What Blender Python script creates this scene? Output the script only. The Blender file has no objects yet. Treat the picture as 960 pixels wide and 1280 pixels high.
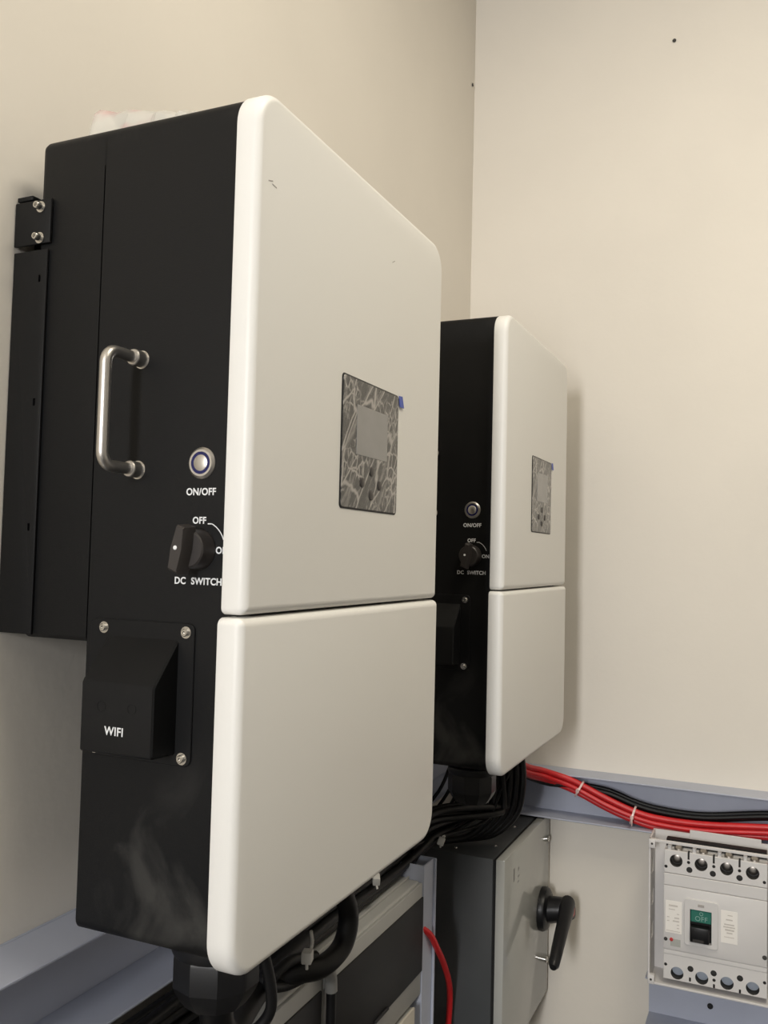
import bpy, bmesh, math, random
from mathutils import Vector, Matrix
random.seed(7)
scene = bpy.context.scene
COL = scene.collection
Z0 = 1.0                       # height of the inverters' lower edge above the floor
XW, YW = -.0324, 1.6841        # left wall plane, back wall plane
ROOM_X, ROOM_Y, ROOM_Z = 3.6, -3.6, 3.25

# ------------------------------------------------------------------ camera
def cam_axes(yaw, pitch, roll):
    f = Vector((-math.sin(yaw)*math.cos(pitch), math.cos(yaw)*math.cos(pitch), math.sin(pitch)))
    r = f.cross(Vector((0, 0, 1))).normalized(); u = r.cross(f)
    c, s = math.cos(roll), math.sin(roll)
    return c*r + s*u, -s*r + c*u, f
cd = bpy.data.cameras.new('camera'); cam = bpy.data.objects.new('camera', cd); COL.objects.link(cam)
r_, u_, f_ = cam_axes(.4208, .0495, .0243)
cam.matrix_world = Matrix(((r_.x, u_.x, -f_.x, .7951), (r_.y, u_.y, -f_.y, -.7433),
                           (r_.z, u_.z, -f_.z, .4171 + Z0), (0, 0, 0, 1)))
cd.sensor_fit = 'HORIZONTAL'; cd.sensor_width = 36; cd.lens = 1113.37/960*36
cd.clip_start = .02
scene.camera = cam

# ------------------------------------------------------------------ world, light, exposure
w = bpy.data.worlds.new('world'); scene.world = w; w.use_nodes = True
w.node_tree.nodes['Background'].inputs[0].default_value = (.75, .85, 1, 1)
w.node_tree.nodes['Background'].inputs[1].default_value = .6
def area(name, loc, rot, sx, sy, power, col):
    l = bpy.data.lights.new(name, 'AREA'); l.shape = 'RECTANGLE'; l.size = sx; l.size_y = sy
    l.energy = power; l.color = col
    o = bpy.data.objects.new(name, l); COL.objects.link(o); o.location = loc; o.rotation_euler = rot
    return o
# daylight through the window behind the camera (window_1) and an added, unseen ceiling lamp for light from above
W1 = (.39, .84, 1.3, 2.5)          # x0 x1 z0 z1
ADDED_LAMP = (1.2, .15, .60, 1.20)        # x, y, size x, size y
area('daylight_window', ((W1[0]+W1[1])/2, ROOM_Y+.02, (W1[2]+W1[3])/2), (math.radians(90), 0, 0), W1[1]-W1[0]-.06, W1[3]-W1[2]-.06, 92, (1, .99, .985))
area('added_lamp_light', (ADDED_LAMP[0], ADDED_LAMP[1], ROOM_Z-.062), (0, 0, 0), ADDED_LAMP[2]-.06, ADDED_LAMP[3]-.06, 28, (1, .92, .77))
scene.view_settings.view_transform = 'Standard'; scene.view_settings.look = 'None'
scene.view_settings.gamma = 1; scene.view_settings.use_curve_mapping = False
scene.view_settings.exposure = 0.0

# ------------------------------------------------------------------ materials
MATS = {}
def mat(name, col, rough=.5, metal=0, spec=.5, var=0, vscale=8, bump=0, bscale=200, alpha=None, trans=0):
    if name in MATS: return MATS[name]
    m = bpy.data.materials.new(name); m.use_nodes = True; nt = m.node_tree; b = nt.nodes['Principled BSDF']
    b.inputs['Base Color'].default_value = (*col, 1); b.inputs['Roughness'].default_value = rough
    b.inputs['Metallic'].default_value = metal; b.inputs['Specular IOR Level'].default_value = spec
    if trans: b.inputs['Transmission Weight'].default_value = trans
    if alpha is not None: b.inputs['Alpha'].default_value = alpha
    tc = nt.nodes.new('ShaderNodeTexCoord')
    if var:
        n = nt.nodes.new('ShaderNodeTexNoise'); n.inputs['Scale'].default_value = vscale; n.inputs['Detail'].default_value = 4
        nt.links.new(tc.outputs['Object'], n.inputs['Vector'])
        cr = nt.nodes.new('ShaderNodeValToRGB'); e = cr.color_ramp.elements
        e[0].position, e[1].position = .3, .7
        e[0].color = (*[c*(1-var) for c in col], 1); e[1].color = (*[min(1, c*(1+var)) for c in col], 1)
        nt.links.new(n.outputs['Fac'], cr.inputs['Fac']); nt.links.new(cr.outputs['Color'], b.inputs['Base Color'])
    if bump:
        n2 = nt.nodes.new('ShaderNodeTexNoise'); n2.inputs['Scale'].default_value = bscale; n2.inputs['Detail'].default_value = 3
        nt.links.new(tc.outputs['Object'], n2.inputs['Vector'])
        bp = nt.nodes.new('ShaderNodeBump'); bp.inputs['Strength'].default_value = bump; bp.inputs['Distance'].default_value = .002
        nt.links.new(n2.outputs['Fac'], bp.inputs['Height']); nt.links.new(bp.outputs['Normal'], b.inputs['Normal'])
    MATS[name] = m; return m
M_wall = mat('cream_wall_paint', (.78, .735, .66), .75, spec=.25, var=.025, vscale=2.5, bump=.15, bscale=60)
M_grey_wall = mat('grey_wall_paint', (.36, .35, .33), .8, spec=.2, var=.03)
M_ceil = mat('ceiling_paint', (.78, .75, .68), .9, spec=.2, var=.02)
M_floor = mat('dark_floor', (.04, .038, .036), .6, var=.15, vscale=5)
M_white = mat('white_powder_coat', (.80, .79, .755), .42, spec=.4, bump=.05, bscale=900)
M_metal = mat('satin_steel', (.66, .63, .59), .36, metal=1, bump=.05, bscale=400)
M_screw = mat('zinc_screw', (.72, .70, .66), .22, metal=1)
M_blackpl = mat('black_plastic', (.009, .009, .010), .38, spec=.35, var=.2)
M_blackrub = mat('black_cable_sheath', (.006, .006, .0065), .45, spec=.3, var=.2, vscale=30)
M_red = mat('red_cable_sheath', (.62, .018, .022), .38, var=.08, vscale=40)
M_print = mat('white_print', (.78, .79, .8), .5)
M_knob = mat('dark_grey_knob_plastic', (.035, .03, .028), .42, var=.1)
M_lilac = mat('pale_blue_grey_paint', (.45, .48, .575), .42, var=.05, vscale=6)
M_dbgrey = mat('light_grey_plastic', (.40, .40, .385), .45, var=.03)
M_smoke = mat('smoked_dark_door', (.016, .016, .017), .5, spec=.3, var=.1)
M_cream = mat('cream_plastic', (.62, .58, .5), .45)
M_isodark = mat('charcoal_paint', (.058, .063, .067), .5, var=.08, bump=.1, bscale=500)
M_door = mat('light_grey_gloss_paint', (.44, .445, .42), .12, spec=.6, var=.02)
M_gasket = mat('black_gasket', (.006, .006, .006), .7)
M_mccb = mat('pale_grey_moulding', (.70, .685, .675), .45, var=.02)
M_tray = mat('off_white_tray', (.70, .68, .67), .5, var=.02)
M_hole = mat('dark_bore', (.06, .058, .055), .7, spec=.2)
M_green = mat('green_toggle_mark', (.02, .16, .12), .4)
M_label = mat('white_label', (.92, .89, .84), .5)
M_ink = mat('grey_label_ink', (.42, .39, .37), .6)
M_tie = mat('white_nylon_tie', (.62, .61, .58), .4)
M_cleartie = mat('translucent_nylon_tie', (.75, .55, .52), .3)
M_blue = mat('dark_blue_ring', (.012, .014, .09), .25)
M_bluetab = mat('blue_peel_tab', (.03, .07, .42), .4)
M_lcd = mat('grey_lcd_glass', (.26, .255, .25), .12, spec=.6, var=.06, vscale=30)
M_redpl = mat('red_plastic', (.5, .03, .03), .4)
M_copper = mat('tinned_terminal', (.40, .37, .34), .38, metal=1)
M_frame = mat('window_frame_paint', (.75, .75, .73), .4)
M_glass = mat('window_glass', (1, 1, 1), .02, trans=1)
M_greysleeve = mat('grey_cable_sleeve', (.22, .22, .21), .5)

def black_housing_mat():
    m = bpy.data.materials.new('black_powder_coat_dusty'); m.use_nodes = True; nt = m.node_tree; N = nt.nodes; L = nt.links
    b = N['Principled BSDF']; b.inputs['Roughness'].default_value = .5; b.inputs['Specular IOR Level'].default_value = .22
    tc = N.new('ShaderNodeTexCoord')
    n1 = N.new('ShaderNodeTexNoise'); n1.inputs['Scale'].default_value = 9; n1.inputs['Detail'].default_value = 5; n1.inputs['Distortion'].default_value = 1.2
    L.new(tc.outputs['Object'], n1.inputs['Vector'])
    cr = N.new('ShaderNodeValToRGB'); cr.color_ramp.elements[0].position = .50; cr.color_ramp.elements[1].position = .72
    L.new(n1.outputs['Fac'], cr.inputs['Fac'])
    # hand smudges and dust lie on the lowest part and along the upper edge
    sp = N.new('ShaderNodeSeparateXYZ'); L.new(tc.outputs['Object'], sp.inputs[0])
    lo = N.new('ShaderNodeMapRange'); lo.inputs['From Min'].default_value = .26; lo.inputs['From Max'].default_value = .02
    hi = N.new('ShaderNodeMapRange'); hi.inputs['From Min'].default_value = .868; hi.inputs['From Max'].default_value = .893
    L.new(sp.outputs['Z'], lo.inputs['Value']); L.new(sp.outputs['Z'], hi.inputs['Value'])
    mx = N.new('ShaderNodeMath'); mx.operation = 'MAXIMUM'; L.new(lo.outputs[0], mx.inputs[0]); L.new(hi.outputs[0], mx.inputs[1])
    mu = N.new('ShaderNodeMath'); mu.operation = 'MULTIPLY'; L.new(mx.outputs[0], mu.inputs[0]); L.new(cr.outputs['Color'], mu.inputs[1])
    mix = N.new('ShaderNodeMix'); mix.data_type = 'RGBA'; mix.inputs['A'].default_value = (.0055, .0056, .006, 1); mix.inputs['B'].default_value = (.045, .044, .041, 1)
    L.new(mu.outputs[0], mix.inputs['Factor']); L.new(mix.outputs['Result'], b.inputs['Base Color'])
    n2 = N.new('ShaderNodeTexNoise'); n2.inputs['Scale'].default_value = 700
    L.new(tc.outputs['Object'], n2.inputs['Vector'])
    bp = N.new('ShaderNodeBump'); bp.inputs['Strength'].default_value = .12; bp.inputs['Distance'].default_value = .001
    L.new(n2.outputs['Fac'], bp.inputs['Height']); L.new(bp.outputs['Normal'], b.inputs['Normal'])
    return m
M_black = black_housing_mat()

def film_mat():
    """dark glass under a wrinkled protective film: streaks and creases of paler film"""
    m = bpy.data.materials.new('wrinkled_film_over_glass'); m.use_nodes = True; nt = m.node_tree; N = nt.nodes; L = nt.links
    b = N['Principled BSDF']; b.inputs['Roughness'].default_value = .25; b.inputs['Specular IOR Level'].default_value = .6
    tc = N.new('ShaderNodeTexCoord')
    def coords(rot, scale):
        m1 = N.new('ShaderNodeMapping'); m1.inputs['Rotation'].default_value = (rot, 0, 0); L.new(tc.outputs['Object'], m1.inputs['Vector'])
        m2 = N.new('ShaderNodeMapping'); m2.inputs['Scale'].default_value = scale; L.new(m1.outputs[0], m2.inputs['Vector'])
        nz = N.new('ShaderNodeTexNoise'); nz.inputs['Scale'].default_value = 1.3; nz.inputs['Detail'].default_value = 3; L.new(m2.outputs[0], nz.inputs['Vector'])
        mm = N.new('ShaderNodeMix'); mm.data_type = 'VECTOR'; mm.inputs['Factor'].default_value = .28
        L.new(m2.outputs[0], mm.inputs['A']); L.new(nz.outputs['Color'], mm.inputs['B']); return mm.outputs['Result']
    def crease(rot, scale, w0, w1):
        v = N.new('ShaderNodeTexVoronoi'); v.feature = 'DISTANCE_TO_EDGE'; v.inputs['Scale'].default_value = 1
        L.new(coords(rot, scale), v.inputs['Vector'])
        r = N.new('ShaderNodeMapRange'); r.inputs['From Min'].default_value = w1; r.inputs['From Max'].default_value = w0; L.new(v.outputs['Distance'], r.inputs['Value'])
        return r.outputs[0]
    def patch(rot, scale, lo, hi):
        n = N.new('ShaderNodeTexNoise'); n.inputs['Scale'].default_value = 1; n.inputs['Detail'].default_value = 5; n.inputs['Roughness'].default_value = .65
        L.new(coords(rot, scale), n.inputs['Vector'])
        r = N.new('ShaderNodeMapRange'); r.inputs['From Min'].default_value = lo; r.inputs['From Max'].default_value = hi; L.new(n.outputs['Fac'], r.inputs['Value'])
        return r.outputs[0]
    def op(kind, p, q):
        o_ = N.new('ShaderNodeMath'); o_.operation = kind; L.new(p, o_.inputs[0])
        if isinstance(q, float): o_.inputs[1].default_value = q
        else: L.new(q, o_.inputs[1])
        return o_.outputs[0]
    A = math.radians(38)
    big = crease(A, (30, 42, 13), .012, .05)
    fine = op('MULTIPLY', crease(math.radians(20), (60, 120, 80), .02, .12), patch(0, (20, 22, 22), .48, .58))
    haze = op('MULTIPLY', patch(A, (30, 110, 20), .50, .72), .8)
    tot = op('MAXIMUM', op('MAXIMUM', big, fine), haze)
    class _O: outputs = [tot]
    mx2 = _O
    mix = N.new('ShaderNodeMix'); mix.data_type = 'RGBA'; mix.inputs['A'].default_value = (.045, .045, .044, 1); mix.inputs['B'].default_value = (.36, .34, .32, 1)
    L.new(mx2.outputs[0], mix.inputs['Factor']); L.new(mix.outputs['Result'], b.inputs['Base Color'])
    return m
M_film = film_mat()

def bag_mat():
    m = bpy.data.materials.new('thin_clear_plastic_with_pink_print'); m.use_nodes = True; nt = m.node_tree; N = nt.nodes; L = nt.links
    b = N['Principled BSDF']; b.inputs['Roughness'].default_value = .3; b.inputs['Alpha'].default_value = .42
    tc = N.new('ShaderNodeTexCoord'); n = N.new('ShaderNodeTexNoise'); n.inputs['Scale'].default_value = 18
    L.new(tc.outputs['Object'], n.inputs['Vector'])
    sp = N.new('ShaderNodeSeparateXYZ'); L.new(tc.outputs['Object'], sp.inputs[0])
    mr = N.new('ShaderNodeMapRange'); mr.inputs['From Min'].default_value = .02; mr.inputs['From Max'].default_value = -.03
    L.new(sp.outputs['X'], mr.inputs['Value'])
    r = N.new('ShaderNodeValToRGB'); r.color_ramp.elements[0].position = .45; r.color_ramp.elements[1].position = .6
    L.new(n.outputs['Fac'], r.inputs['Fac'])
    mu = N.new('ShaderNodeMath'); mu.operation = 'MULTIPLY'; L.new(mr.outputs[0], mu.inputs[0]); L.new(r.outputs['Color'], mu.inputs[1])
    mix = N.new('ShaderNodeMix'); mix.data_type = 'RGBA'; mix.inputs['A'].default_value = (.78, .76, .70, 1); mix.inputs['B'].default_value = (.75, .42, .42, 1)
    L.new(mu.outputs[0], mix.inputs['Factor']); L.new(mix.outputs['Result'], b.inputs['Base Color'])
    return m
M_bag = bag_mat()

# ------------------------------------------------------------------ mesh helpers
class MB:
    def __init__(s): s.bm = bmesh.new()
    def box(s, x0, x1, y0, y1, z0, z1, bev=0, seg=2):
        r = bmesh.ops.create_cube(s.bm, size=1)
        bmesh.ops.scale(s.bm, vec=(x1-x0, y1-y0, z1-z0), verts=r['verts'])
        bmesh.ops.translate(s.bm, vec=((x0+x1)/2, (y0+y1)/2, (z0+z1)/2), verts=r['verts'])
        if bev:
            ed = list({e for v in r['verts'] for e in v.link_edges})
            bmesh.ops.bevel(s.bm, geom=ed, offset=bev, segments=seg, affect='EDGES', profile=.5)
        return s
    def rings(s, rings, cap0=True, cap1=True, closed=False):
        vs = [[s.bm.verts.new(p) for p in ring] for ring in rings]; n = len(vs[0])
        pairs = list(zip(vs, vs[1:])) + ([(vs[-1], vs[0])] if closed else [])
        for a, b in pairs:
            for i in range(n):
                j = (i+1) % n
                try: s.bm.faces.new((a[i], a[j], b[j], b[i]))
                except ValueError: pass
        if not closed:
            if cap0: s.bm.faces.new(list(reversed(vs[0])))
            if cap1: s.bm.faces.new(vs[-1])
        return s
    def lathe(s, p, axis, prof, seg=24, cap0=True, cap1=True):
        """prof: list of (distance along axis, radius)"""
        p = Vector(p); ax = Vector(axis).normalized()
        t = Vector((0, 0, 1)) if abs(ax.z) < .9 else Vector((1, 0, 0))
        u = ax.cross(t).normalized(); v = ax.cross(u)
        R = [[p + ax*d + (u*math.cos(2*math.pi*k/seg) + v*math.sin(2*math.pi*k/seg))*r for k in range(seg)] for d, r in prof]
        return s.rings(R, cap0, cap1)
    def cyl(s, p0, p1, r, seg=20, bev=0):
        p0, p1 = Vector(p0), Vector(p1); l = (p1-p0).length
        pr = [(0, r), (l, r)] if not bev else [(0, r), (l-bev, r), (l-bev*.3, r-bev*.3), (l, r-bev)]
        return s.lathe(p0, p1-p0, pr, seg)
    def ring(s, p, axis, r0, r1, h, seg=32, bev=0):
        p = Vector(p); ax = Vector(axis).normalized(); t = Vector((0, 0, 1)) if abs(ax.z) < .9 else Vector((1, 0, 0))
        u = ax.cross(t).normalized(); v = ax.cross(u)
        pf = [(0, r1), (h-bev, r1), (h, r1-bev), (h, r0), (0, r0)]
        R = [[p + ax*d + (u*math.cos(2*math.pi*k/seg) + v*math.sin(2*math.pi*k/seg))*r for k in range(seg)] for d, r in pf]
        return s.rings(R, closed=True)
    def tube(s, pts, r, seg=8, sub=6, smooth=True):
        pts = [Vector(p) for p in pts]
        if smooth and len(pts) > 2:
            P = [pts[0]*2-pts[1]] + pts + [pts[-1]*2-pts[-2]]; out = []
            for i in range(1, len(P)-2):
                a, b, c, d = P[i-1:i+3]
                for k in range(sub):
                    t = k/sub
                    out.append(.5*((2*b) + (c-a)*t + (2*a-5*b+4*c-d)*t*t + (3*b-a-3*c+d)*t**3))
            out.append(pts[-1]); pts = out
        R = []; up = None
        for i, p in enumerate(pts):
            tg = (pts[min(i+1, len(pts)-1)] - pts[max(i-1, 0)]).normalized()
            if up is None: up = Vector((0, 0, 1)) if abs(tg.z) < .9 else Vector((1, 0, 0))
            u = tg.cross(up).normalized(); up = u.cross(tg).normalized()
            R.append([p + (u*math.cos(2*math.pi*k/seg) + up*math.sin(2*math.pi*k/seg))*r for k in range(seg)])
        return s.rings(R)
    def prism(s, poly, off):
        off = Vector(off); return s.rings([[Vector(p) for p in poly], [Vector(p)+off for p in poly]])
    def xform(s, M): bmesh.ops.transform(s.bm, matrix=M, verts=s.bm.verts); return s
    def mesh(s, name, m, origin=(0, 0, 0), smooth=35):
        bmesh.ops.recalc_face_normals(s.bm, faces=s.bm.faces)
        bmesh.ops.translate(s.bm, vec=[-c for c in origin], verts=s.bm.verts)
        me = bpy.data.meshes.new(name); s.bm.to_mesh(me); s.bm.free()
        me.materials.append(m)
        if smooth:
            for p in me.polygons: p.use_smooth = True
            me.set_sharp_from_angle(angle=math.radians(smooth))
        return me
    def build(s, name, m, parent=None, origin=None, smooth=35):
        """origin: the point of the mesh that becomes the object's origin (top-level) or is already local (child)"""
        o0 = Vector(origin) if origin is not None else Vector((0, 0, 0))
        o = bpy.data.objects.new(name, s.mesh(name, m, o0 if parent is None else (0, 0, 0), smooth))
        COL.objects.link(o)
        if parent is None: o.location = (o0.x, o0.y, o0.z + Z0)
        else: o.parent = parent
        return o
def tag(o, label, cat, group=None):
    o['label'] = label; o['category'] = cat
    if group: o['group'] = group
    return o
def empty(name, loc, label, cat, group=None):
    o = bpy.data.objects.new(name, None); COL.objects.link(o); o.empty_display_size = .05
    o.location = (loc[0], loc[1], loc[2] + Z0); return tag(o, label, cat, group)
def struct(o): o['kind'] = 'structure'; return o
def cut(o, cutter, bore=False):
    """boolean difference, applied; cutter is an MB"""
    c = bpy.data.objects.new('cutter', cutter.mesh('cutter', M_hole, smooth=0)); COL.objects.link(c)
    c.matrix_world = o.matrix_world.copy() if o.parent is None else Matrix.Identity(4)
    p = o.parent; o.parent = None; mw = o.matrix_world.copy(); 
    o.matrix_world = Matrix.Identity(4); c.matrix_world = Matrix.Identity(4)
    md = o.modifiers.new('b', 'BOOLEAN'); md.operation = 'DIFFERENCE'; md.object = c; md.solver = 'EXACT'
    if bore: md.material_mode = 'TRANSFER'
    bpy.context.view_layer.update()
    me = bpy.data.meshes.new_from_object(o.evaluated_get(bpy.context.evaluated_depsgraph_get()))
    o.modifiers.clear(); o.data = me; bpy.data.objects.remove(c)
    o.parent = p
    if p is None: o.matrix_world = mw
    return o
def text(s, x, y, z, size, parent, axis='y', name='lettering', m=None, depth=.0002, align='CENTER', sx=1.0, bold=.0):
    """flat lettering on a face that looks to -y ('y') or to +x ('x')"""
    cu = bpy.data.curves.new(name, 'FONT'); cu.body = s; cu.size = size; cu.align_x = align; cu.align_y = 'CENTER'
    cu.extrude = depth; cu.space_character = 1.06; cu.offset = bold; cu.resolution_u = 4
    t = bpy.data.objects.new(name, cu); COL.objects.link(t)
    bpy.context.view_layer.update()
    me = bpy.data.meshes.new_from_object(t.evaluated_get(bpy.context.evaluated_depsgraph_get()))
    bpy.data.objects.remove(t)
    R = Matrix.Rotation(math.radians(90), 4, 'X')
    if axis == 'x': R = Matrix.Rotation(math.radians(90), 4, 'Z') @ R
    me.transform(Matrix.Translation((x, y, z)) @ R @ Matrix.Diagonal((sx, 1, 1, 1)))
    me.materials.clear(); me.materials.append(m or M_print)
    o = bpy.data.objects.new(name, me); COL.objects.link(o); o.parent = parent
    return o
def rrect(y0, y1, z0, z1, radii, n=8):
    """rounded rectangle in (y,z); radii: bottom-left, bottom-right, top-right, top-left"""
    pts = []
    for (cy, cz, a0), r in zip(((y0, z0, 180), (y1, z0, 270), (y1, z1, 0), (y0, z1, 90)), radii):
        sy = 1 if cy == y0 else -1; sz = 1 if cz == z0 else -1
        for k in range(n+1):
            a = math.radians(a0 + 90*k/n)
            pts.append((cy + sy*r + r*math.cos(a), cz + sz*r + r*math.sin(a)))
    return pts
def slab_x(mb, y0, y1, z0, z1, radii, prof, n=8):
    """loft a rounded rectangle along x; prof: (x, inset)"""
    R = []
    for x, i in prof:
        R.append([Vector((x, y, z)) for y, z in rrect(y0+i, y1-i, z0+i, z1-i, [max(r-i, .0004) for r in radii], n)])
    return mb.rings(R)
def fillet(x0, x1, f, k=5):
    return [(x0, 0), (x1-f, 0)] + [(x1-f+f*math.sin(math.pi/2*i/k), f*(1-math.cos(math.pi/2*i/k))) for i in range(1, k+1)]

# ------------------------------------------------------------------ the room
def wall(name, boxes, m):
    mb = MB()
    for b in boxes: mb.box(*b)
    o = bpy.data.objects.new(name, mb.mesh(name, m, smooth=0)); COL.objects.link(o); return struct(o)
T = .15
wall('wall_left', [(XW-T, XW, ROOM_Y-T, YW+T, 0, ROOM_Z)], M_wall)
wall('wall_back', [(XW, ROOM_X, YW, YW+T, 0, ROOM_Z)], M_wall)
wall('wall_right', [(ROOM_X, ROOM_X+T, ROOM_Y-T, YW+T, 0, ROOM_Z)], M_grey_wall)
wall('wall_front', [(XW, ROOM_X, ROOM_Y-T, ROOM_Y, 0, W1[2]), (XW, ROOM_X, ROOM_Y-T, ROOM_Y, W1[3], ROOM_Z),
                    (XW, W1[0], ROOM_Y-T, ROOM_Y, W1[2], W1[3]), (W1[1], ROOM_X, ROOM_Y-T, ROOM_Y, W1[2], W1[3])], M_grey_wall)
wall('floor', [(XW-T, ROOM_X+T, ROOM_Y-T, YW+T, -.1, 0)], M_floor)
wall('ceiling', [(XW-T, ROOM_X+T, ROOM_Y-T, YW+T, ROOM_Z, ROOM_Z+.1)], M_ceil)
y = ROOM_Y-.08
f = wall('window_1', [(W1[0], W1[0]+.04, y-.03, y+.03, W1[2], W1[3]), (W1[1]-.04, W1[1], y-.03, y+.03, W1[2], W1[3]),
                      (W1[0]+.04, W1[1]-.04, y-.03, y+.03, W1[2], W1[2]+.04), (W1[0]+.04, W1[1]-.04, y-.03, y+.03, W1[3]-.04, W1[3])], M_frame)
p = MB().box(W1[0]+.04, W1[1]-.04, y-.003, y+.003, W1[2]+.04, W1[3]-.04).build('pane', M_glass, f, smooth=0)
lamp = empty('added_ceiling_lamp', (ADDED_LAMP[0], ADDED_LAMP[1], ROOM_Z-.06-Z0), 'added unseen fill lamp on the ceiling, for light from above', 'added fill lamp')  # added out of view so the light falls off downwards
mb = MB(); lx, ly = ADDED_LAMP[2]/2, ADDED_LAMP[3]/2
mb.box(-lx, lx, -ly, -ly+.02, 0, .06, .002, 1); mb.box(-lx, lx, ly-.02, ly, 0, .06, .002, 1); mb.box(-lx, -lx+.02, -ly+.02, ly-.02, 0, .06, .002, 1); mb.box(lx-.02, lx, -ly+.02, ly-.02, 0, .06, .002, 1)
mb.build('frame', M_frame, lamp)
MB().box(-lx+.02, lx-.02, -ly+.02, ly-.02, .01, .06).build('diffuser', M_label, lamp, smooth=0)

# ------------------------------------------------------------------ inverters
D, TH, WID, H, ZS, DL = .2878, .0276, .5312, .894, .354, .0224
FX = D + TH
def small_screw(mb, x, y, z, r=.0042, h=.004):
    mb.lathe((x, y, z), (0, -1, 0), [(0, r*1.5), (.0008, r*1.5), (.0008, r), (h-.001, r), (h, r*.8), (h, r*.45), (h-.0015, r*.4)], 14)
def inverter(loc, label, scuffs=()):
    root = empty('inverter', loc, label, 'inverter', 'white and black wall inverters')
    # black sheet-metal housing in front of the seam
    mb = MB(); r = [.012]*4
    slab_x(mb, DL, WID-DL, .006, .8935, r, [(.0975, .004), (.0992, .004), (.0992, 0), (D+.004, 0)], 6)
    slab_x(mb, DL, WID-DL, .849, .8935, [.001, .001, .012, .012], [(.0972, 0), (.0996, 0)], 6)
    mb.build('housing', M_black, root)
    mb = MB()
    slab_x(mb, DL, WID-DL, .3155, .8935, [.006, .006, .012, .012], [(0, .010), (.0015, .0055), (.005, .0018), (.010, 0), (.0975, 0)], 6)
    mb.build('heat_sink_cover', M_black, root)
    # white covers
    mb = MB(); slab_x(mb, 0, WID, ZS+.0013, H, [.007, .007, .04, .04], [(D, .004), (D, .001), (D+.0015, 0)] + fillet(D+.002, FX, .009)[1:], 10)
    up = mb.build('upper_cover', M_white, root, smooth=40)
    mb = MB(); slab_x(mb, -.0055, WID+.0055, 0, ZS-.0013, [.04, .04, .008, .008], [(D, .004), (D, .001), (D+.0015, 0)] + fillet(D+.002, FX+.001, .009)[1:], 10)
    mb.build('lower_cover', M_white, root, smooth=40)
    for y, z, a in scuffs:
        mb = MB(); mb.box(-.0003, .0003, -.0045, .0045, -.0006, .0006, .0002, 1)
        mb.xform(Matrix.Translation((FX, y, z)) @ Matrix.Rotation(a, 4, 'X')); mb.build('scuff', M_ink, up, smooth=0)
    # display set into the upper cover
    y0, y1, z0, z1 = .1965, .367, .473, .636
    mb = MB(); slab_x(mb, y0, y1, z0, z1, [.006]*4, [(FX-.004, 0), (FX+.0004, 0), (FX+.0012, .0012)], 5)
    slab_x(mb, y0+.0022, y1-.0022, z0+.0022, z1-.0022, [.005]*4, [(FX+.0002, 0), (FX+.0010, 0)], 5)
    dp = mb.build('display', M_smoke, root)
    mb = MB(); slab_x(mb, y0+.002, y1-.002, z0+.002, z1-.002, [.005]*4, [(FX+.0011, 0), (FX+.0016, .0004)], 5)
    mb.build('protective_film', M_film, dp)['label'] = 'wrinkled clear protective film'
    mb = MB(); mb.box(FX+.0014, FX+.0021, .237, .3295, .5415, .6035, .0003, 1); mb.build('lcd', M_lcd, dp)['label'] = 'pale grey screen'
    for by, bz in ((.283, .524), (.256, .508), (.308, .508), (.283, .4935)):
        mb = MB(); mb.lathe((FX+.0012, by, bz), (1, 0, 0), [(0, .0062), (.0012, .0062), (.0018, .005)], 16)
        mb.build('button', M_knob, dp)
    mb = MB(); mb.prism([(FX+.0016, .3655, .636), (FX+.0016, .3695, .6215), (FX+.0016, .3835, .6215), (FX+.0016, .377, .637)], (.0006, 0, 0))
    mb.build('peel_tab', M_bluetab, dp)['label'] = 'small blue peel tab of the film'
    # carry handle
    hx, ht, hb, hy = .1605, .6235, .5035, -.034
    mb = MB(); b = .014
    path = [(hx, .006, ht), (hx, hy+b, ht)]
    path += [(hx, hy+b-b*math.sin(a), ht-b+b*math.cos(a)) for a in [math.pi/2*i/6 for i in range(1, 7)]]
    path += [(hx, hy, hb+b)] + [(hx, hy+b-b*math.cos(a), hb+b-b*math.sin(a)) for a in [math.pi/2*i/6 for i in range(1, 7)]] + [(hx, .006, hb)]
    mb.tube(path, .0062, 14, smooth=False)
    hd = mb.build('handle', M_metal, root, smooth=60)
    for z in (ht, hb):
        mb = MB(); mb.lathe((hx, DL-.0005, z), (0, -1, 0), [(0, .0088), (.0145, .0088), (.0155, .008), (.0155, .0058)], 20); mb.build('boss', M_metal, hd)
        mb = MB(); mb.ring((hx, DL, z), (0, -1, 0), .008, .0100, .0008, 24); mb.build('washer', M_screw, hd)
    # power button
    px, pz = .2438, .5093
    mb = MB(); mb.ring((px, DL, pz), (0, -1, 0), .0118, .0165, .0034, 36, .0025); pb = mb.build('power_button', M_metal, root, smooth=25)
    mb = MB(); mb.ring((px, DL, pz), (0, -1, 0), .0084, .0119, .0030, 36); mb.build('light_ring', M_blue, pb)
    mb = MB(); mb.lathe((px, DL, pz), (0, -1, 0), [(0, .0085), (.0034, .0085), (.0038, .0078)], 36); mb.build('push_cap', M_metal, pb)
    # lettering on the side
    yt = DL-.0004
    text('ON/OFF', px, yt, .4790, .0103, root, bold=.00026, sx=.95)
    text('OFF', .2430, yt, .4492, .0098, root, bold=.00026, sx=.95)
    text('ON', .2645, yt, .4185, .0098, root, align='LEFT', bold=.00026, sx=.95)
    text('DC', .2140, yt, .3862, .0100, root, align='LEFT', bold=.00026, sx=.97)
    text('SWITCH', .2352, yt, .3862, .0100, root, align='LEFT', bold=.00026, sx=.97)
    mb = MB(); c = Vector((.2465, yt, .4200)); pts = []
    R0, R1 = .0282, .0292
    ar = [math.radians(66-46*i/10) for i in range(11)]
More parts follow.
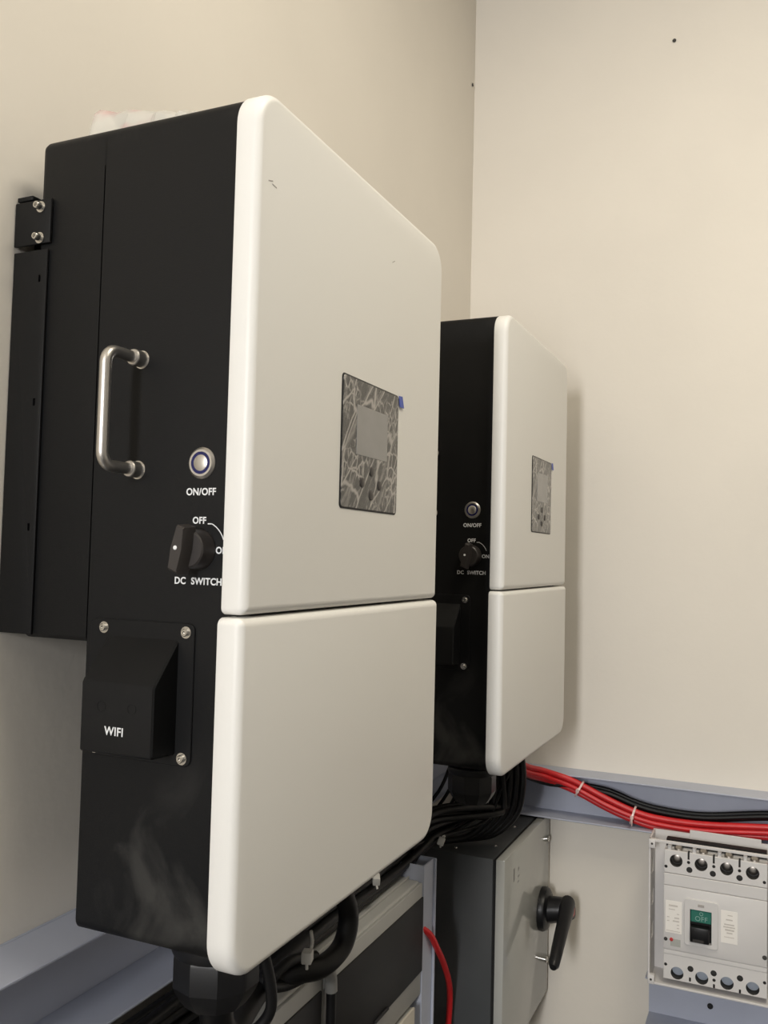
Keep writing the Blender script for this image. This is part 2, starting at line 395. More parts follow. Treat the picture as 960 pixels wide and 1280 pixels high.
    poly = [c + Vector((R1*math.cos(a), 0, R1*math.sin(a))) for a in ar] + [c + Vector((R0*math.cos(a), 0, R0*math.sin(a))) for a in reversed(ar)]
    for i in range(10):
        mb.prism([poly[i], poly[i+1], poly[20-i], poly[21-i]], (0, .0003, 0))
    mb.box(.2535, .2585, yt, yt+.0003, .4455, .4466)
    mb.build('switch_arc', M_print, root, smooth=0)
    # rotary DC switch
    kx, kz = .2430, .4195
    mb = MB(); mb.lathe((kx, DL, kz), (0, -1, 0), [(0, .0212), (.003, .0212), (.004, .0205), (.019, .0195), (.0205, .018)], 32)
    ks = mb.build('dc_switch', M_knob, root)
    mb = MB(); gr = .0262
    outline = [(-.0075, -.0235), (.0045, -.0262), (.0072, 0), (.0055, .0235), (-.004, .0255), (-.0078, 0)]
    R = []
    for yy, s in ((DL-.018, 1.0), (DL-.036, .94), (DL-.038, .86)):
        R.append([Vector((kx+a*s, yy, kz+b_*s)) for a, b_ in outline])
    mb.rings(R); mb.xform(Matrix.Translation((kx, 0, kz)) @ Matrix.Rotation(math.radians(8), 4, 'Y') @ Matrix.Translation((-kx, 0, -kz)))
    gp = mb.build('grip', M_knob, ks)
    mb = MB(); mb.lathe((kx-.001, DL-.0377, kz+.001), (0, -1, 0), [(0, .0022), (.0008, .0022), (.0012, .0012)], 12); mb.build('pointer_dot', M_print, ks)
    # WIFI module cover
    x0, x1, z0, z1 = .106, .243, .196, .3425
    mb = MB()
    R = [[Vector((x_, yy, z_)) for x_, z_ in rrect(x0+i, x1-i, z0+i, z1-i, [.008]*4, 4)] for yy, i in ((DL, 0), (DL-.0015, 0), (DL-.0022, .0007))]
    mb.rings(R); wc = mb.build('wifi_cover', M_black, root)
    bx0, bx1, fy = .1305, .2235, -.0175
    prof = [(DL-.002, .207), (fy+.002, .2085), (fy, .2105), (fy, .2795), (fy+.0015, .2825), (DL-.002, .3245)]
    mb = MB(); R = []
    for xx, i in ((bx0, .0018), (bx0+.0018, 0), (bx1-.0018, 0), (bx1, .0018)):
        zc, yc = .26, .004
        R.append([Vector((xx, yy + (i if yy < 0 else 0), zz - (i if zz > zc else -i))) for yy, zz in prof])
    mb.rings(R); mb.build('dongle_hood', M_black, wc, smooth=30)
    text('WIFI', .1757, fy-.0003, .2320, .0122, wc, bold=.0002, sx=.95)
    for cx in (.158, .197):
        mb = MB(); mb.ring((cx, fy+.0002, .2565), (0, -1, 0), .0048, .0056, .0005, 20); mb.build('embossed_ring', M_black, wc)
    for sx_, sz_ in ((.1246, .3330), (.2325, .3332), (.2322, .2040), (.1175, .2040)):
        mb = MB(); small_screw(mb, sx_, DL-.002, sz_); mb.build('screw', M_screw, wc)
    # hanging bracket
    mb = MB(); mb.box(XW+.001, .0240, DL-.0045, DL-.0005, .7690, .8215, .0012, 2)
    br = mb.build('hook_plate', M_black, root)
    mb = MB(); mb.box(XW+.002, -.006, DL-.003, DL+.03, .8235, .8290, .0012, 2); mb.build('hook_tab', M_black, br)
    for z in (.8120, .7755):
        mb = MB(); mb.lathe((.0095, DL-.0045, z), (0, -1, 0), [(0, .0066), (.0014, .0066), (.0014, .0043), (.0085, .0043), (.0095, .0036), (.0095, .0022), (.007, .002)], 18)
        mb.build('bolt', M_screw, br)
    mb = MB(); mb.box(XW+.001, .0205, DL-.0035, DL-.0005, .3190, .7625, .001, 2)
    sp = mb.build('side_flange', M_black, root)
    cm = MB()
    for z in (.7284, .5843, .4404): cm.box(.0085, .0118, DL-.01, DL+.001, z-.0042, z+.0042)
    cut(sp, cm)
    mb = MB(); mb.box(XW+.0005, -.001, .05, WID-.05, .34, .80); mb.build('back_plate', M_black, root)
    # big cable gland below, with clamp ring
    gx, gy = .226, .105
    mb = MB(); mb.lathe((gx, gy, .007), (0, 0, -1), [(0, .036), (.012, .036), (.012, .049), (.020, .050), (.026, .048), (.026, .046)], 32)
    gl = mb.build('cable_gland', M_blackpl, root)
    mb = MB(); mb.lathe((gx, gy, -.018), (0, 0, -1), [(0, .047), (.004, .0485), (.034, .0485), (.042, .045), (.050, .040), (.058, .034), (.058, .022), (.040, .02)], 10)
    mb.build('clamp_nut', M_blackpl, gl, smooth=20)
    for yy in (.26, .37, .45):
        mb = MB(); mb.lathe((.17, yy, .007), (0, 0, -1), [(0, .016), (.012, .018), (.014, .02), (.03, .02), (.038, .016), (.038, .011)], 12)
        mb.build('small_gland', M_blackpl, root, smooth=20)
    return root
inverter((0, 0, 0), 'large white-fronted black inverter nearest the camera, metal handle and WIFI box on its side', ((.024, .7990, .3), (.0315, .7965, -.1), (.3405, .8145, .5)))
inverter((-.0035, .8998, .0025), 'white-fronted black inverter farther back, hanging beside the corner, partly hidden by the nearer inverter')

# ------------------------------------------------------------------ painted steel channels
def channel_mesh(axis, a0, a1, wallc, depth, z0, z1, t=.004):
    mb = MB()
    if axis == 'y':
        mb.box(wallc, wallc+t, a0, a1, z0, z1); mb.box(wallc+t, wallc+depth, a0, a1, z1-t, z1, .001, 1); mb.box(wallc+t, wallc+depth, a0, a1, z0, z0+t, .001, 1)
    else:
        mb.box(a0, a1, wallc-t, wallc, z0, z1); mb.box(a0, a1, wallc-depth, wallc-t, z1-t, z1, .001, 1); mb.box(a0, a1, wallc-depth, wallc-t, z0, z0+t, .001, 1)
    return mb
ch = tag(channel_mesh('y', -.7, YW-.001, XW+.0005, .082, -.160, -.0435).build('steel_channel', M_lilac, origin=(XW, .4, -.16), smooth=0),
         'pale blue-grey steel channel along the left wall under the inverters', 'channel', 'painted steel channels')
cb = tag(channel_mesh('x', XW+.084, 2.2, YW-.0005, .080, -.259, -.140).build('steel_channel', M_lilac, origin=(.6, YW, -.259), smooth=0),
         'pale blue-grey steel channel on the back wall with the red cables in it', 'channel', 'painted steel channels')
cl = tag(channel_mesh('x', .4865, 2.0, YW-.0005, .080, -.732, -.612).build('steel_channel', M_lilac, origin=(.6, YW, -.732), smooth=0),
         'pale blue-grey steel channel low on the back wall below the circuit breaker', 'channel', 'painted steel channels')
def bolt_on(par, o, x, z):
    mb = MB(); mb.lathe((x-o[0], YW-.0045-o[1], z-o[2]), (0, -1, 0), [(0, .0072), (.001, .0072), (.0012, .0062), (.005, .0058), (.006, .004)], 10)
    mb.build('bolt', M_gasket, par)
for x in (.132, .475, .95): bolt_on(cb, (.6, YW, -.259), x, -.212)
for x in (.634, 1.0): bolt_on(cl, (.6, YW, -.732), x, -.683)
# upright
mb = MB(); mb.box(XW+.002, .1205, 1.0125, 1.0155, -.99, -.222); mb.box(XW+.002, .1205, 1.069, 1.072, -.99, -.222); mb.box(.1175, .1205, 1.0155, 1.069, -.99, -.222); mb.box(.1205, .126, 1.0665, 1.072, -.99, -.222, .0012, 1)
tag(mb.build('upright_post', M_lilac, origin=(.05, 1.04, -.99), smooth=0), 'pale blue-grey upright post between the grey distribution box and the charcoal isolator box', 'post')

# ------------------------------------------------------------------ distribution boxes
def dist_box(y0, y1, label, dy0, dy1):
    z0, z1 = -.482, -.252
    e = empty('distribution_box', (.05, (y0+y1)/2, z0), label, 'electrical box', 'grey distribution boxes')
    oy = (y0+y1)/2
    mb = MB(); mb.box(XW-.05+.001, .112-.05, y0-oy, y1-oy, 0, z1-z0, .006, 3); mb.build('body', M_dbgrey, e)
    mb = MB(); mb.box(.111-.05, .1185-.05, y0-oy+.001, y1-oy-.001, .002, z1-z0-.003, .0025, 2); mb.build('front_frame', M_dbgrey, e)
    mb = MB(); mb.box(.117-.05, .122-.05, dy0-oy, dy1-oy, -.432-z0, -.2825-z0, .002, 2); d = mb.build('door', M_smoke, e); d['label'] = 'dark smoked door'
    mb = MB(); mb.box(.1215-.05, .1265-.05, (dy0+dy1)/2-oy-.03, (dy0+dy1)/2-oy+.03, -.430-z0, -.424-z0, .0015, 1); mb.build('pull_lip', M_smoke, d)
dist_box(.13, .571, 'grey distribution box with smoked door at the lower left, mostly below the nearer inverter', .145, .564)
dist_box(.574, 1.011, 'grey distribution box with smoked door beside the upright post', .592, 1.0095)
# thin light lip on top of the boxes that holds the cables back
mb = MB(); mb.box(.0855, .0885, -.15, 1.010, -.2515, -.2465, .0006, 1); mb.box(.045, .0855, -.15, 1.010, -.2515, -.2500)
tag(mb.build('tray_lip', M_dbgrey, origin=(.07, .4, -.2515), smooth=0), 'thin light-grey edge strip along the top of the distribution boxes', 'edge strip')
mb = MB(); mb.box(-.03, .118, -.19, .19, 0, .30, .004, 2)
e = empty('cream_box', (0, .785, -.79), 'cream-fronted box low down under the smoked-door distribution box', 'electrical box')
mb.build('body', M_dbgrey, e)
mb = MB(); mb.box(.1175, .1235, -.185, .185, .004, .303, .002, 2); mb.build('front_plate', M_cream, e)
mb = MB(); mb.box(.123, .132, .085, .108, .255, .285, .003, 2); mb.build('red_catch', M_redpl, e)['label'] = 'small red catch'

# ------------------------------------------------------------------ isolator box
iy0, iy1, iz0, iz1 = 1.242, 1.668, -.728, -.263
o = (.09, (iy0+iy1)/2, iz0)
iso = empty('isolator_box', o, 'charcoal isolator box with light grey door and black rotary handle in the corner', 'isolator box')
def L(*b): return (b[0]-o[0], b[1]-o[0], b[2]-o[1], b[3]-o[1], b[4]-o[2], b[5]-o[2])
MB().box(*L(XW+.002, .198, iy0+.003, iy1-.003, iz0+.003, iz1-.001), .003, 2).build('body', M_isodark, iso)
MB().box(*L(.1975, .2055, iy0+.006, iy1-.006, iz0+.006, iz1-.004)).build('gasket', M_gasket, iso, smooth=0)
dr = MB().box(*L(.205, .226, iy0, iy1, iz0, iz1), .0025, 2).build('door', M_door, iso); dr['label'] = 'glossy light grey door'
for x, y in ((.097, 1.2775), (.1756, 1.335), (.1744, 1.505)):
    mb = MB(); mb.lathe((x-o[0], y-o[1], iz1-.001-o[2]), (0, 0, 1), [(0, .005), (.001, .005), (.0015, .0035), (.003, .003)], 12); mb.build('screw', M_screw, iso)
for z in (-.325, -.640):
    mb = MB(); mb.lathe((.226-o[0], iy1-.018-o[1], z-o[2]), (1, 0, 0), [(0, .008), (.003, .008), (.0045, .006), (.0045, .0035), (.003, .003)], 14); mb.build('door_latch', M_screw, dr)
hc = Vector((.226-o[0], 1.592-o[1], -.487-o[2]))
mb = MB(); mb.lathe(hc, (1, 0, 0), [(0, .054), (.008, .055), (.016, .052), (.020, .046), (.022, .03)], 32); hb_ = mb.build('rotary_handle', M_blackpl, iso)
mb = MB(); mb.lathe(hc + Vector((.018, 0, 0)), (1, 0, .18), [(0, .034), (.03, .031), (.058, .027), (.066, .022)], 20); mb.build('hub', M_blackpl, hb_)
mb = MB()
a, b = hc + Vector((.068, .004, .022)), hc + Vector((.082, -.215, -.048))
ax = (b-a).normalized(); R = []
nx = Vector((1, 0, 0)); nz = ax.cross(nx).normalized(); nx = nz.cross(ax)
for t, wz, wx in ((-.03, .012, .010), (-.012, .026, .018), (.1, .028, .019), (.4, .022, .016), (.75, .019, .0145), (.95, .017, .013), (1.0, .009, .008)):
    c = a + (b-a)*t
    R.append([c + nz*wz*math.cos(q)*.9 + nx*wx*math.sin(q) for q in [2*math.pi*k/16 for k in range(16)]])
mb.rings(R); lv = mb.build('lever', M_blackpl, hb_, smooth=50)
mb = MB(); mb.box(hc.x+.0855, hc.x+.087, hc.y-.02, hc.y+.0, hc.z+.0, hc.z+.016); mb.build('red_mark', M_redpl, hb_)['label'] = 'faint red position mark'
# faded sticker remains on the door
for yy, zz, ww, hh in ((1.315, -.318, .012, .03), (1.355, -.315, .010, .008), (1.355, -.332, .012, .004), (1.355, -.345, .010, .004)):
    MB().box(*L(.2258, .2263, yy, yy+ww, zz-hh/2, zz+hh/2)).build('faded_print', mat('faded_grey_print', (.26, .26, .25), .5), dr, smooth=0)

# ------------------------------------------------------------------ tray and circuit breaker
o = (.65, YW-.0805, -.585)
tray = empty('mounting_tray', o, 'off-white open tray on the back wall holding the circuit breaker', 'mounting tray')
tx0, tx1, tz0, tz1, tf, tb = .5040, .801, -.5845, -.2445, 1.512, YW-.0815
def L(*b): return (b[0]-o[0], b[1]-o[0], b[2]-o[1], b[3]-o[1], b[4]-o[2], b[5]-o[2])
MB().box(*L(tx0, tx1, tb-.003, tb, tz0, tz1)).build('back_panel', M_tray, tray, smooth=0)
sd = MB().box(*L(tx0, tx0+.005, tf, tb-.003, tz0, tz1), .001, 1).build('side_wall', M_tray, tray)
cm = MB()
for za, zb in ((-.336, -.302), (-.412, -.376), (-.490, -.454)):
    cm.box(*L(tx0-.01, tx0+.02, tf+.028, tf+.055, za, zb))
cut(sd, cm)
MB().box(*L(tx1-.005, tx1, tf, tb-.003, tz0, tz1), .001, 1).build('side_wall', M_tray, tray)
MB().box(*L(tx0+.005, tx1-.005, tf, tb-.003, tz0, tz0+.005), .001, 1).build('bottom_wall', M_tray, tray)
MB().box(*L(tx0+.005, tx1-.005, tf, tf+.006, tz1-.007, tz1), .001, 1).build('top_bar', M_tray, tray)
for xx in (tx0, tx1-.016):
    for zz in (tz0, tz1-.022):
        t = MB().box(*L(xx, xx+.016, tf-.003, tf+.012, zz, zz+.022), .002, 2).build('corner_lug', M_tray, tray)
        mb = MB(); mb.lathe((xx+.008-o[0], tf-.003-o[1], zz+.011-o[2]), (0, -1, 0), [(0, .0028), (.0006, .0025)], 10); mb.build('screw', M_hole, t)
o = (.653, tb-.003, -.568)
brk = empty('circuit_breaker', o, 'pale grey four-pole circuit breaker with green OFF toggle window', 'circuit breaker')
bx0, bx1, bf = .5395, .7665, 1.512
# moulded body: bands at slightly different depth, bores cut through the terminal bands
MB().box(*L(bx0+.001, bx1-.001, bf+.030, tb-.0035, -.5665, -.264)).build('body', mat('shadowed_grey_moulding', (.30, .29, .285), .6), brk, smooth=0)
MB().box(*L(bx0+.002, bx1-.002, bf+.0308, bf+.054, -.264, -.2480)).build('cavity_shade_block', M_gasket, brk, smooth=0)  # solid black block, its colour stands in for the shade in the gap
topb = MB().box(*L(bx0, bx1, bf+.003, bf+.0305, -.3195, -.266), .0012, 1).build('terminal_band', M_mccb, brk)
botb = MB().box(*L(bx0, bx1, bf+.003, bf+.0305, -.5665, -.508), .0012, 1).build('terminal_band', M_mccb, brk)
MB().box(*L(bx0, bx1, bf+.0015, bf+.0305, -.3475, -.3205), .0012, 1).build('cover_band', M_mccb, brk)
MB().box(*L(bx0, bx1, bf, bf+.0305, -.4960, -.3485), .0015, 2).build('front_cover', M_mccb, brk)
MB().box(*L(bx0, bx1, bf+.0015, bf+.0305, -.5075, -.4970), .0012, 1).build('cover_band', M_mccb, brk)
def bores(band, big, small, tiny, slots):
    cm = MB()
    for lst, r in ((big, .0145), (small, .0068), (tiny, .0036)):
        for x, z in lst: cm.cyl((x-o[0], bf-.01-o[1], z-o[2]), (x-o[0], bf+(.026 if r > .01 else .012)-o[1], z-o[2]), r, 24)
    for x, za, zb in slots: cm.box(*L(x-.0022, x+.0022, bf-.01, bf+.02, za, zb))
    cut(band, cm, True)  # bore walls coloured dark in place of the shade in deep holes
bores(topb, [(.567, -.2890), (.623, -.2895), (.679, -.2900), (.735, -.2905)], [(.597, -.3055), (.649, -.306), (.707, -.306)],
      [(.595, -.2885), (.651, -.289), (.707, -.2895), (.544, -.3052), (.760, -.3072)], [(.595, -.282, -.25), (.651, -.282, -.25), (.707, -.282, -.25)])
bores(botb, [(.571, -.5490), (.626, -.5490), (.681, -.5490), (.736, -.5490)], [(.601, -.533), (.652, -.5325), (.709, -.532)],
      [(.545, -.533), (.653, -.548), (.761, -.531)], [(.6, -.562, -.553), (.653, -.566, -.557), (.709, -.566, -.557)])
for x in (.567, .623, .679, .735):
    mb = MB(); mb.lathe((x-o[0], bf+.0295-o[1], -.2895-o[2]), (0, -1, 0), [(0, .0125), (.003, .0125), (.005, .010), (.006, .004)], 16); mb.build('terminal_screw', M_copper, brk)
    mb = MB(); mb.lathe((x+.004-o[0], bf+.018-o[1], -.2655-o[2]), (0, -.5, 1), [(0, .010), (.004, .010), (.0065, .007), (.0065, .003)], 16); mb.build('terminal_bolt', M_copper, brk)
for x in (.567, .623, .679, .735):
    mb = MB(); mb.box(*L(x-.020, x-.012, bf+.008, bf+.0305, -.267, -.256), .001, 1); mb.build('barrier_tab', M_mccb, brk)
for x in (.571, .626, .681, .736):
    mb = MB(); mb.lathe((x-o[0], bf+.0295-o[1], -.549-o[2]), (0, -1, 0), [(0, .0135), (.004, .0135), (.005, .012)], 20); mb.build('terminal_plug', mat('pale_blue_plug', (.42, .47, .55), .5), brk)
# bezel and toggle
mb = MB()
R = [[Vector((x_-o[0], yy-o[1], z_-o[2])) for x_, z_ in rrect(.587+i, .662-i, -.4765+i, -.3695-i, [.006]*4, 5)] for yy, i in ((bf+.001, 0), (bf-.004, 0), (bf-.005, .001))]
mb.rings(R); bz = mb.build('bezel', M_mccb, brk)
cm = MB(); cm.box(*L(.5995, .6475, bf-.02, bf+.006, -.468, -.3925)); cut(bz, cm)
cm = MB(); cm.box(*L(.5995, .6475, bf-.02, bf+.016, -.468, -.3925)); cut([c for c in brk.children if c.name.startswith('front_cover')][0], cm)
mb = MB(); mb.box(*L(.5995, .6475, bf+.008, bf+.0155, -.4675, -.3930)); mb.build('toggle_well', M_gasket, bz, smooth=0)
mb = MB(); mb.box(*L(.6010, .6465, bf-.0025, bf+.008, -.4215, -.3940), .001, 1); gm = mb.build('off_flag', M_green, bz); gm['label'] = 'green OFF flag'
text('OFF', .6245-o[0], bf-.0030-o[1], -.4130-o[2], .0155, bz, m=mat('pale_green_print', (.25, .42, .38), .5))
mb = MB(); mb.ring((.6245-o[0], bf-.0025-o[1], -.4010-o[2]), (0, -1, 0), .003, .0042, .0006, 20); mb.build('circle_mark', MATS['pale_green_print'], bz)
mb = MB(); mb.box(*L(.6005, .6430, bf-.016, bf+.008, -.4640, -.4290), .003, 2); mb.build('toggle', M_blackpl, bz)
mb = MB(); mb.box(*L(.6070, .6310, bf-.0163, bf-.0158, -.4620, -.4560)); mb.build('toggle_print', M_knob, bz, smooth=0)
mb = MB(); mb.box(*L(.6170, .6310, bf-.0055, bf-.0048, -.3850, -.3790)); mb.build('maker_mark', M_ink, bz, smooth=0)
def label(x0, x1, z0, z1, rows):
    lb = MB().box(*L(x0, x1, bf-.0008, bf+.0002, z0, z1)).build('rating_label', M_label, brk, smooth=0)
    mb = MB()
    for u0, u1, v, h in rows: mb.box(*L(x0+(x1-x0)*u0, x0+(x1-x0)*u1, bf-.0011, bf-.0008, z1-(z1-z0)*v-h, z1-(z1-z0)*v))
    mb.build('fine_print', mat('pale_ink', (.62, .58, .54), .6), lb, smooth=0)
label(.544, .581, -.4565, -.3825, [(.2, .75, .12, .004), (.2, .6, .25, .002), (.7, .85, .38, .002), (.1, .25, .5, .002), (.55, .85, .5, .003), (.1, .25, .62, .002), (.45, .85, .6, .003), (.7, .85, .72, .002), (.7, .85, .82, .002), (.05, .9, .93, .0015)])
label(.6675, .7035, -.4570, -.3840, [(.4, .7, .12, .002), (.3, .7, .25, .003), (.2, .8, .4, .003), (.15, .85, .48, .003), (.25, .8, .56, .004), (.35, .7, .66, .003), (.2, .8, .8, .0015)])
mb = MB(); mb.box(*L(.556, .5785, bf-.0006, bf+.0002, -.487, -.470)); mb.build('push_to_trip_plate', mat('grey_trip_plate', (.42, .43, .40), .5), brk, smooth=0)
for x, z, m in ((.558, -.472, M_redpl), (.545, -.473, M_hole)):
    mb = MB(); mb.lathe((x-o[0], bf-o[1], z-o[2]), (0, -1, 0), [(0, .0042), (.0012, .0042), (.0015, .003)], 14); mb.build('trip_button', m, brk)
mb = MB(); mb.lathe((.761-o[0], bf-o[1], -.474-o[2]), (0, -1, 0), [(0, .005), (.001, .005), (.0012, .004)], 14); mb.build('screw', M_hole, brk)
# marker plate behind the cables
mb = MB(); mb.box(.590, .752, 1.5985, 1.6025, -.262, -.236, .001, 1)
tag(mb.build('marker_plate', M_tray, origin=(.67, 1.6025, -.262), smooth=0), 'narrow off-white marker strip between the red cables and the circuit breaker', 'marker strip')

# ------------------------------------------------------------------ cables
def cable(name, pts, r, m, label, cat='cable', group=None, seg=8, sub=6):
    mb = MB(); mb.tube(pts, r, seg, sub)
    return tag(mb.build(name, m, origin=pts[0], smooth=60), label, cat, group)
# black bundle under the inverters, from the left over the distribution boxes to the corner
rnd = random.Random(3)
slots = [(.056, -.236), (.072, -.236), (.060, -.219), (.078, -.221), (.056, -.202), (.072, -.204), (.060, -.185), (.077, -.187), (.060, -.169), (.076, -.171)]
ends = [(.085, 1.275), (.100, 1.300), (.115, 1.33), (.130, 1.345), (.120, 1.31), (.150, 1.335), (.165, 1.30), (.185, 1.315), (.17, 1.36), (.19, 1.35)]
for i, ((x, z), (ex, ey)) in enumerate(zip(slots, ends)):
    pts = []
    for k, yy in enumerate((-.15, .05, .25, .45, .65, .85, 1.02)):
        pts.append((x+rnd.uniform(-.004, .004), yy, z+rnd.uniform(-.004, .004)))
    zz = z+.012
    pts += [(x+.008+rnd.uniform(-.005, .005), 1.14, zz+.004), (x*.5+ex*.5, 1.225, max(zz, -.232)+rnd.uniform(0, .01)), (ex, ey-.02, -.205+i*.004), (ex+.012, ey+.012, -.165), (ex+.006, ey+.008, -.08), (ex, ey, -.0)]
    cable('black_cable', pts, .0075 if i % 3 else .0088, M_blackrub, 'black cable in the thick bundle running under the inverters to the corner', group='black cables under the inverters')
# tangle of thin black wires that fall in loops below the far inverter
for i in range(9):
    a = .045+.016*i; zt = -.03-.006*(i % 3)
    pts = [(a+.05, 1.27+.012*i, zt), (a+.02, 1.26+.008*i, -.12-.008*(i % 4)), (a-.015+.004*(i % 3), 1.225+.006*i, -.18-.006*(i % 3)),
           (.055+.004*i, 1.13, -.205-.004*(i % 4)), (.050+.0035*i, .98, -.175-.006*(i % 5)), (.046+.0035*i, .80, -.178-.005*(i % 5))]
    cable('thin_black_wire', pts, .0042, M_blackrub, 'thin black wire curving down below the far inverter', group='thin black wires under the far inverter', seg=6)
# drop of thick black leads from the far inverter's underside, right of its gland
for i in range(5):
    pts = [(.165+.012*i, 1.34+.01*(i % 2), .0), (.175+.013*i, 1.335+.008*i, -.06), (.178+.0135*i, 1.33+.008*i, -.12), (.165+.013*i, 1.325+.01*i, -.19), (.12+.012*i, 1.31+.01*i, -.240), (.07+.01*i, 1.27+.01*i, -.249)]
    cable('black_lead', pts, .0082, M_blackrub, 'thick black lead dropping from the far inverter onto the isolator box', group='black leads behind the isolator box')
# leads of the nearer inverter
cable('gland_lead', [(.226, .105, -.035), (.226, .105, -.075), (.220, .125, -.118), (.200, .18, -.155), (.150, .28, -.185), (.105, .42, -.205), (.088, .56, -.21)], .019, M_blackrub, 'thick black lead leaving the big gland of the nearer inverter', seg=12)
cable('side_lead', [(.285, .100, .0), (.292, .112, -.05), (.286, .118, -.085), (.262, .105, -.108), (.225, .06, -.112), (.18, .0, -.125), (.12, -.08, -.17)], .0065, M_blackrub, 'thin black lead looping round the big gland of the nearer inverter')
cable('loop_hose', [(.17, .45, -.02), (.195, .478, -.085), (.20, .492, -.128), (.198, .475, -.165), (.188, .43, -.178), (.165, .39, -.175), (.130, .37, -.185), (.10, .40, -.205), (.09, .50, -.215)], .0155, M_blackrub, 'thick black hose hanging in a loop below the nearer inverter', 'hose', seg=12)
cable('hose_offshoot', [(.178, .43, -.165), (.17, .37, -.150), (.16, .33, -.165), (.16, .37, -.186), (.175, .42, -.187)], .008, M_blackrub, 'black lead curled back beside the hanging hose loop')
gd = cable('drop_cable', [(.136, .548, -.235), (.131, .574, -.262), (.1305, .579, -.30), (.1305, .580, -.40), (.1305, .580, -.60)], .0085, M_blackrub, 'black cable dropping between the two distribution boxes, grey sleeve at its top', seg=10)
mb = MB(); P0 = Vector((.136, .548, -.235)); mb.tube([Vector(p)-P0 for p in [(.136, .548, -.235), (.131, .574, -.262), (.1305, .579, -.287)]], .0105, 10, 6)
mb.build('grey_sleeve', M_greysleeve, gd, smooth=60)
# red loop in front of the isolator box
cable('red_cable', [(.098, .99, -.33), (.124, 1.035, -.365), (.130, 1.075, -.412), (.124, 1.14, -.475), (.115, 1.20, -.545), (.108, 1.222, -.61), (.105, 1.215, -.68), (.105, 1.18, -.78)], .0068, M_red, 'single red cable hanging between the upright post and the isolator box', seg=10)
# red and black power cables in the back channel
def back_path(dz, dy, lift=0):
    base = [(.175, 1.40, -.045), (.195, 1.50, -.120), (.235, 1.585, -.152), (.300, 1.612, -.176), (.385, 1.618, -.212), (.455, 1.620, -.233), (.52, 1.621, -.243), (.62, 1.621, -.243), (.78, 1.621, -.228), (.95, 1.621, -.218), (1.3, 1.622, -.218)]
    return [(x, yy+dy, z+dz) for x, yy, z in base]
for i, (dz, dy) in enumerate(((.006, -.004), (.021, -.006), (-.006, .008), (.012, .010))):
    pts = [(x+rnd.uniform(-.002, .002), yy+rnd.uniform(-.001, .001), z+rnd.uniform(-.0015, .0015)) for x, yy, z in back_path(dz, dy)]
    cable('red_power_cable', pts, .0075, M_red, 'red power cable in the tied bundle along the back wall channel', group='red power cables', seg=10)
for i, (dz, dy) in enumerate(((.024, .012), (.034, .020), (.030, .003))):
    base = back_path(dz, dy)
    pts = [(x, yy, z + (.0 if x < .3 else (.004 if x < .7 else .014))) for x, yy, z in base]
    pts[1] = (pts[1][0]-.01, pts[1][1], pts[1][2]-.03); pts[2] = (pts[2][0]-.005, pts[2][1], pts[2][2]-.034-.004*i); pts[3] = (pts[3][0], pts[3][1], pts[3][2]-.028)
    cable('black_power_cable', pts, .0062, M_blackrub, 'black power cable running beside the red ones along the back wall channel', group='black power cables', seg=8)
# cable ties
def tie(name, c, axis, r, label, m, tail=(0, 0, -.02)):
    mb = MB(); mb.ring(Vector((0, 0, 0)) - Vector(axis).normalized()*.0025, axis, r-.0012, r, .005, 24)
    mb.box(-.004, .004, -r-.005, -r+.002, -.004, .004, .0008, 1)
    a = Vector((0, -r-.003, 0)); mb.tube([a, a+Vector(tail)*.5+Vector((.001, -.004, 0)), a+Vector(tail)], .0016, 5, 3)
    ob = mb.build(name, m, origin=(0, 0, 0)); ob.location = (c[0], c[1], c[2]+Z0)
    return tag(ob, label, 'cable tie', 'cable ties')
tie('cable_tie', (.316, 1.613, -.174), (.85, .05, -.45), .0235, 'pale cable tie round the red cables, nearer the corner', M_cleartie, (0, 0, .006))
tie('cable_tie', (.452, 1.620, -.224), (.9, 0, -.25), .0245, 'pale cable tie round the red cables, nearer the circuit breaker', M_cleartie, (0, -.002, -.02))
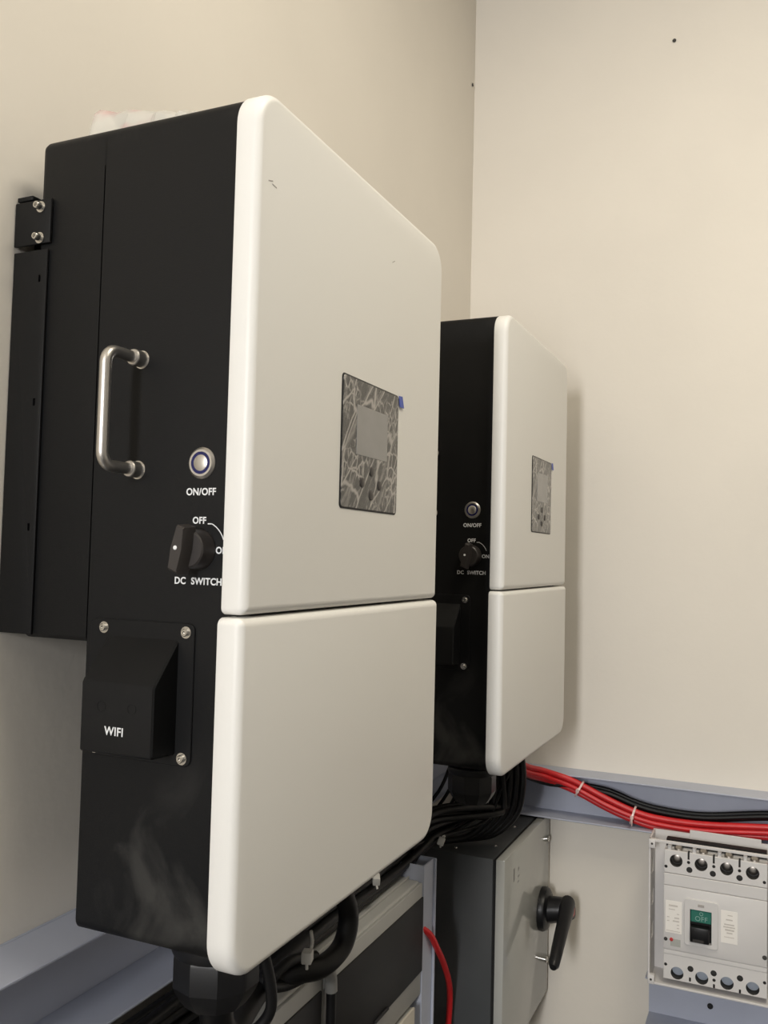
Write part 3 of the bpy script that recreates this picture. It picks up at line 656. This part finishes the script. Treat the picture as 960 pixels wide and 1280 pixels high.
def small_tie(c, label, rot):
    mb = MB(); mb.box(-.007, .007, -.009, .009, -.008, .008, .002, 2); mb.tube([(0, .004, 0), (.004, .012, .012), (.002, .010, .030)], .0024, 6, 4); mb.tube([(0, -.004, -.004), (.002, -.012, -.012)], .002, 6, 3)
    ob = mb.build('cable_tie', M_tie); ob.location = (c[0], c[1], c[2]+Z0); ob.rotation_euler = rot
    tag(ob, label, 'cable tie', 'cable ties')
small_tie((.208, .350, -.128), 'white cable tie beside the black hose loop under the nearer inverter', (0, 0, .3))
small_tie((.100, .815, -.190), 'small white cable tie on the black bundle above the smoked-door box', (.3, 0, .5))
small_tie((.108, 1.145, -.210), 'white cable tie on the black bundle at the front edge of the isolator box', (1.2, .3, .2))

# ------------------------------------------------------------------ scrap of plastic bag on top of the nearer inverter, wall plugs
mb = MB(); nx, ny = 16, 7; rn = random.Random(11); g = []
for j in range(ny):
    row = []
    for i in range(nx):
        u, v = i/(nx-1), j/(ny-1)
        hgt = (.060-.034*u)*math.sin(math.pi*min(1, .08+v*.9))**.6
        row.append(mb.bm.verts.new((-.075+.16*u, -.03+.075*v+rn.uniform(-.004, .004), max(.0, hgt*(1 if 0 < j < ny-1 else .0)+rn.uniform(-.0015, .0015)*(0 < j < ny-1)))))
    g.append(row)
for j in range(ny-1):
    for i in range(nx-1): mb.bm.faces.new((g[j][i], g[j][i+1], g[j+1][i+1], g[j+1][i]))
bag = tag(mb.build('plastic_bag', M_bag, smooth=20), 'crumpled clear plastic bag with pink print lying on top of the nearer inverter', 'plastic bag')
bag.location = (.112, .085, .894+Z0)
sol = bag.modifiers.new('thickness', 'SOLIDIFY'); sol.thickness = .0004
for (x, yy, z), ax, lab in (((.5288, YW, 1.8172), (0, -1, 0), 'tiny dark nail high on the back wall'), ((XW, 1.660, 1.795), (1, 0, 0), 'tiny dark nail on the left wall close to the corner')):
    mb = MB(); mb.lathe((0, 0, 0), ax, [(-.004, .002), (.002, .002), (.002, .0052), (.0035, .004)], 10)
    n = mb.build('nail', M_hole, origin=(0, 0, 0)); n.location = (x, yy, z+Z0); tag(n, lab, 'nail')
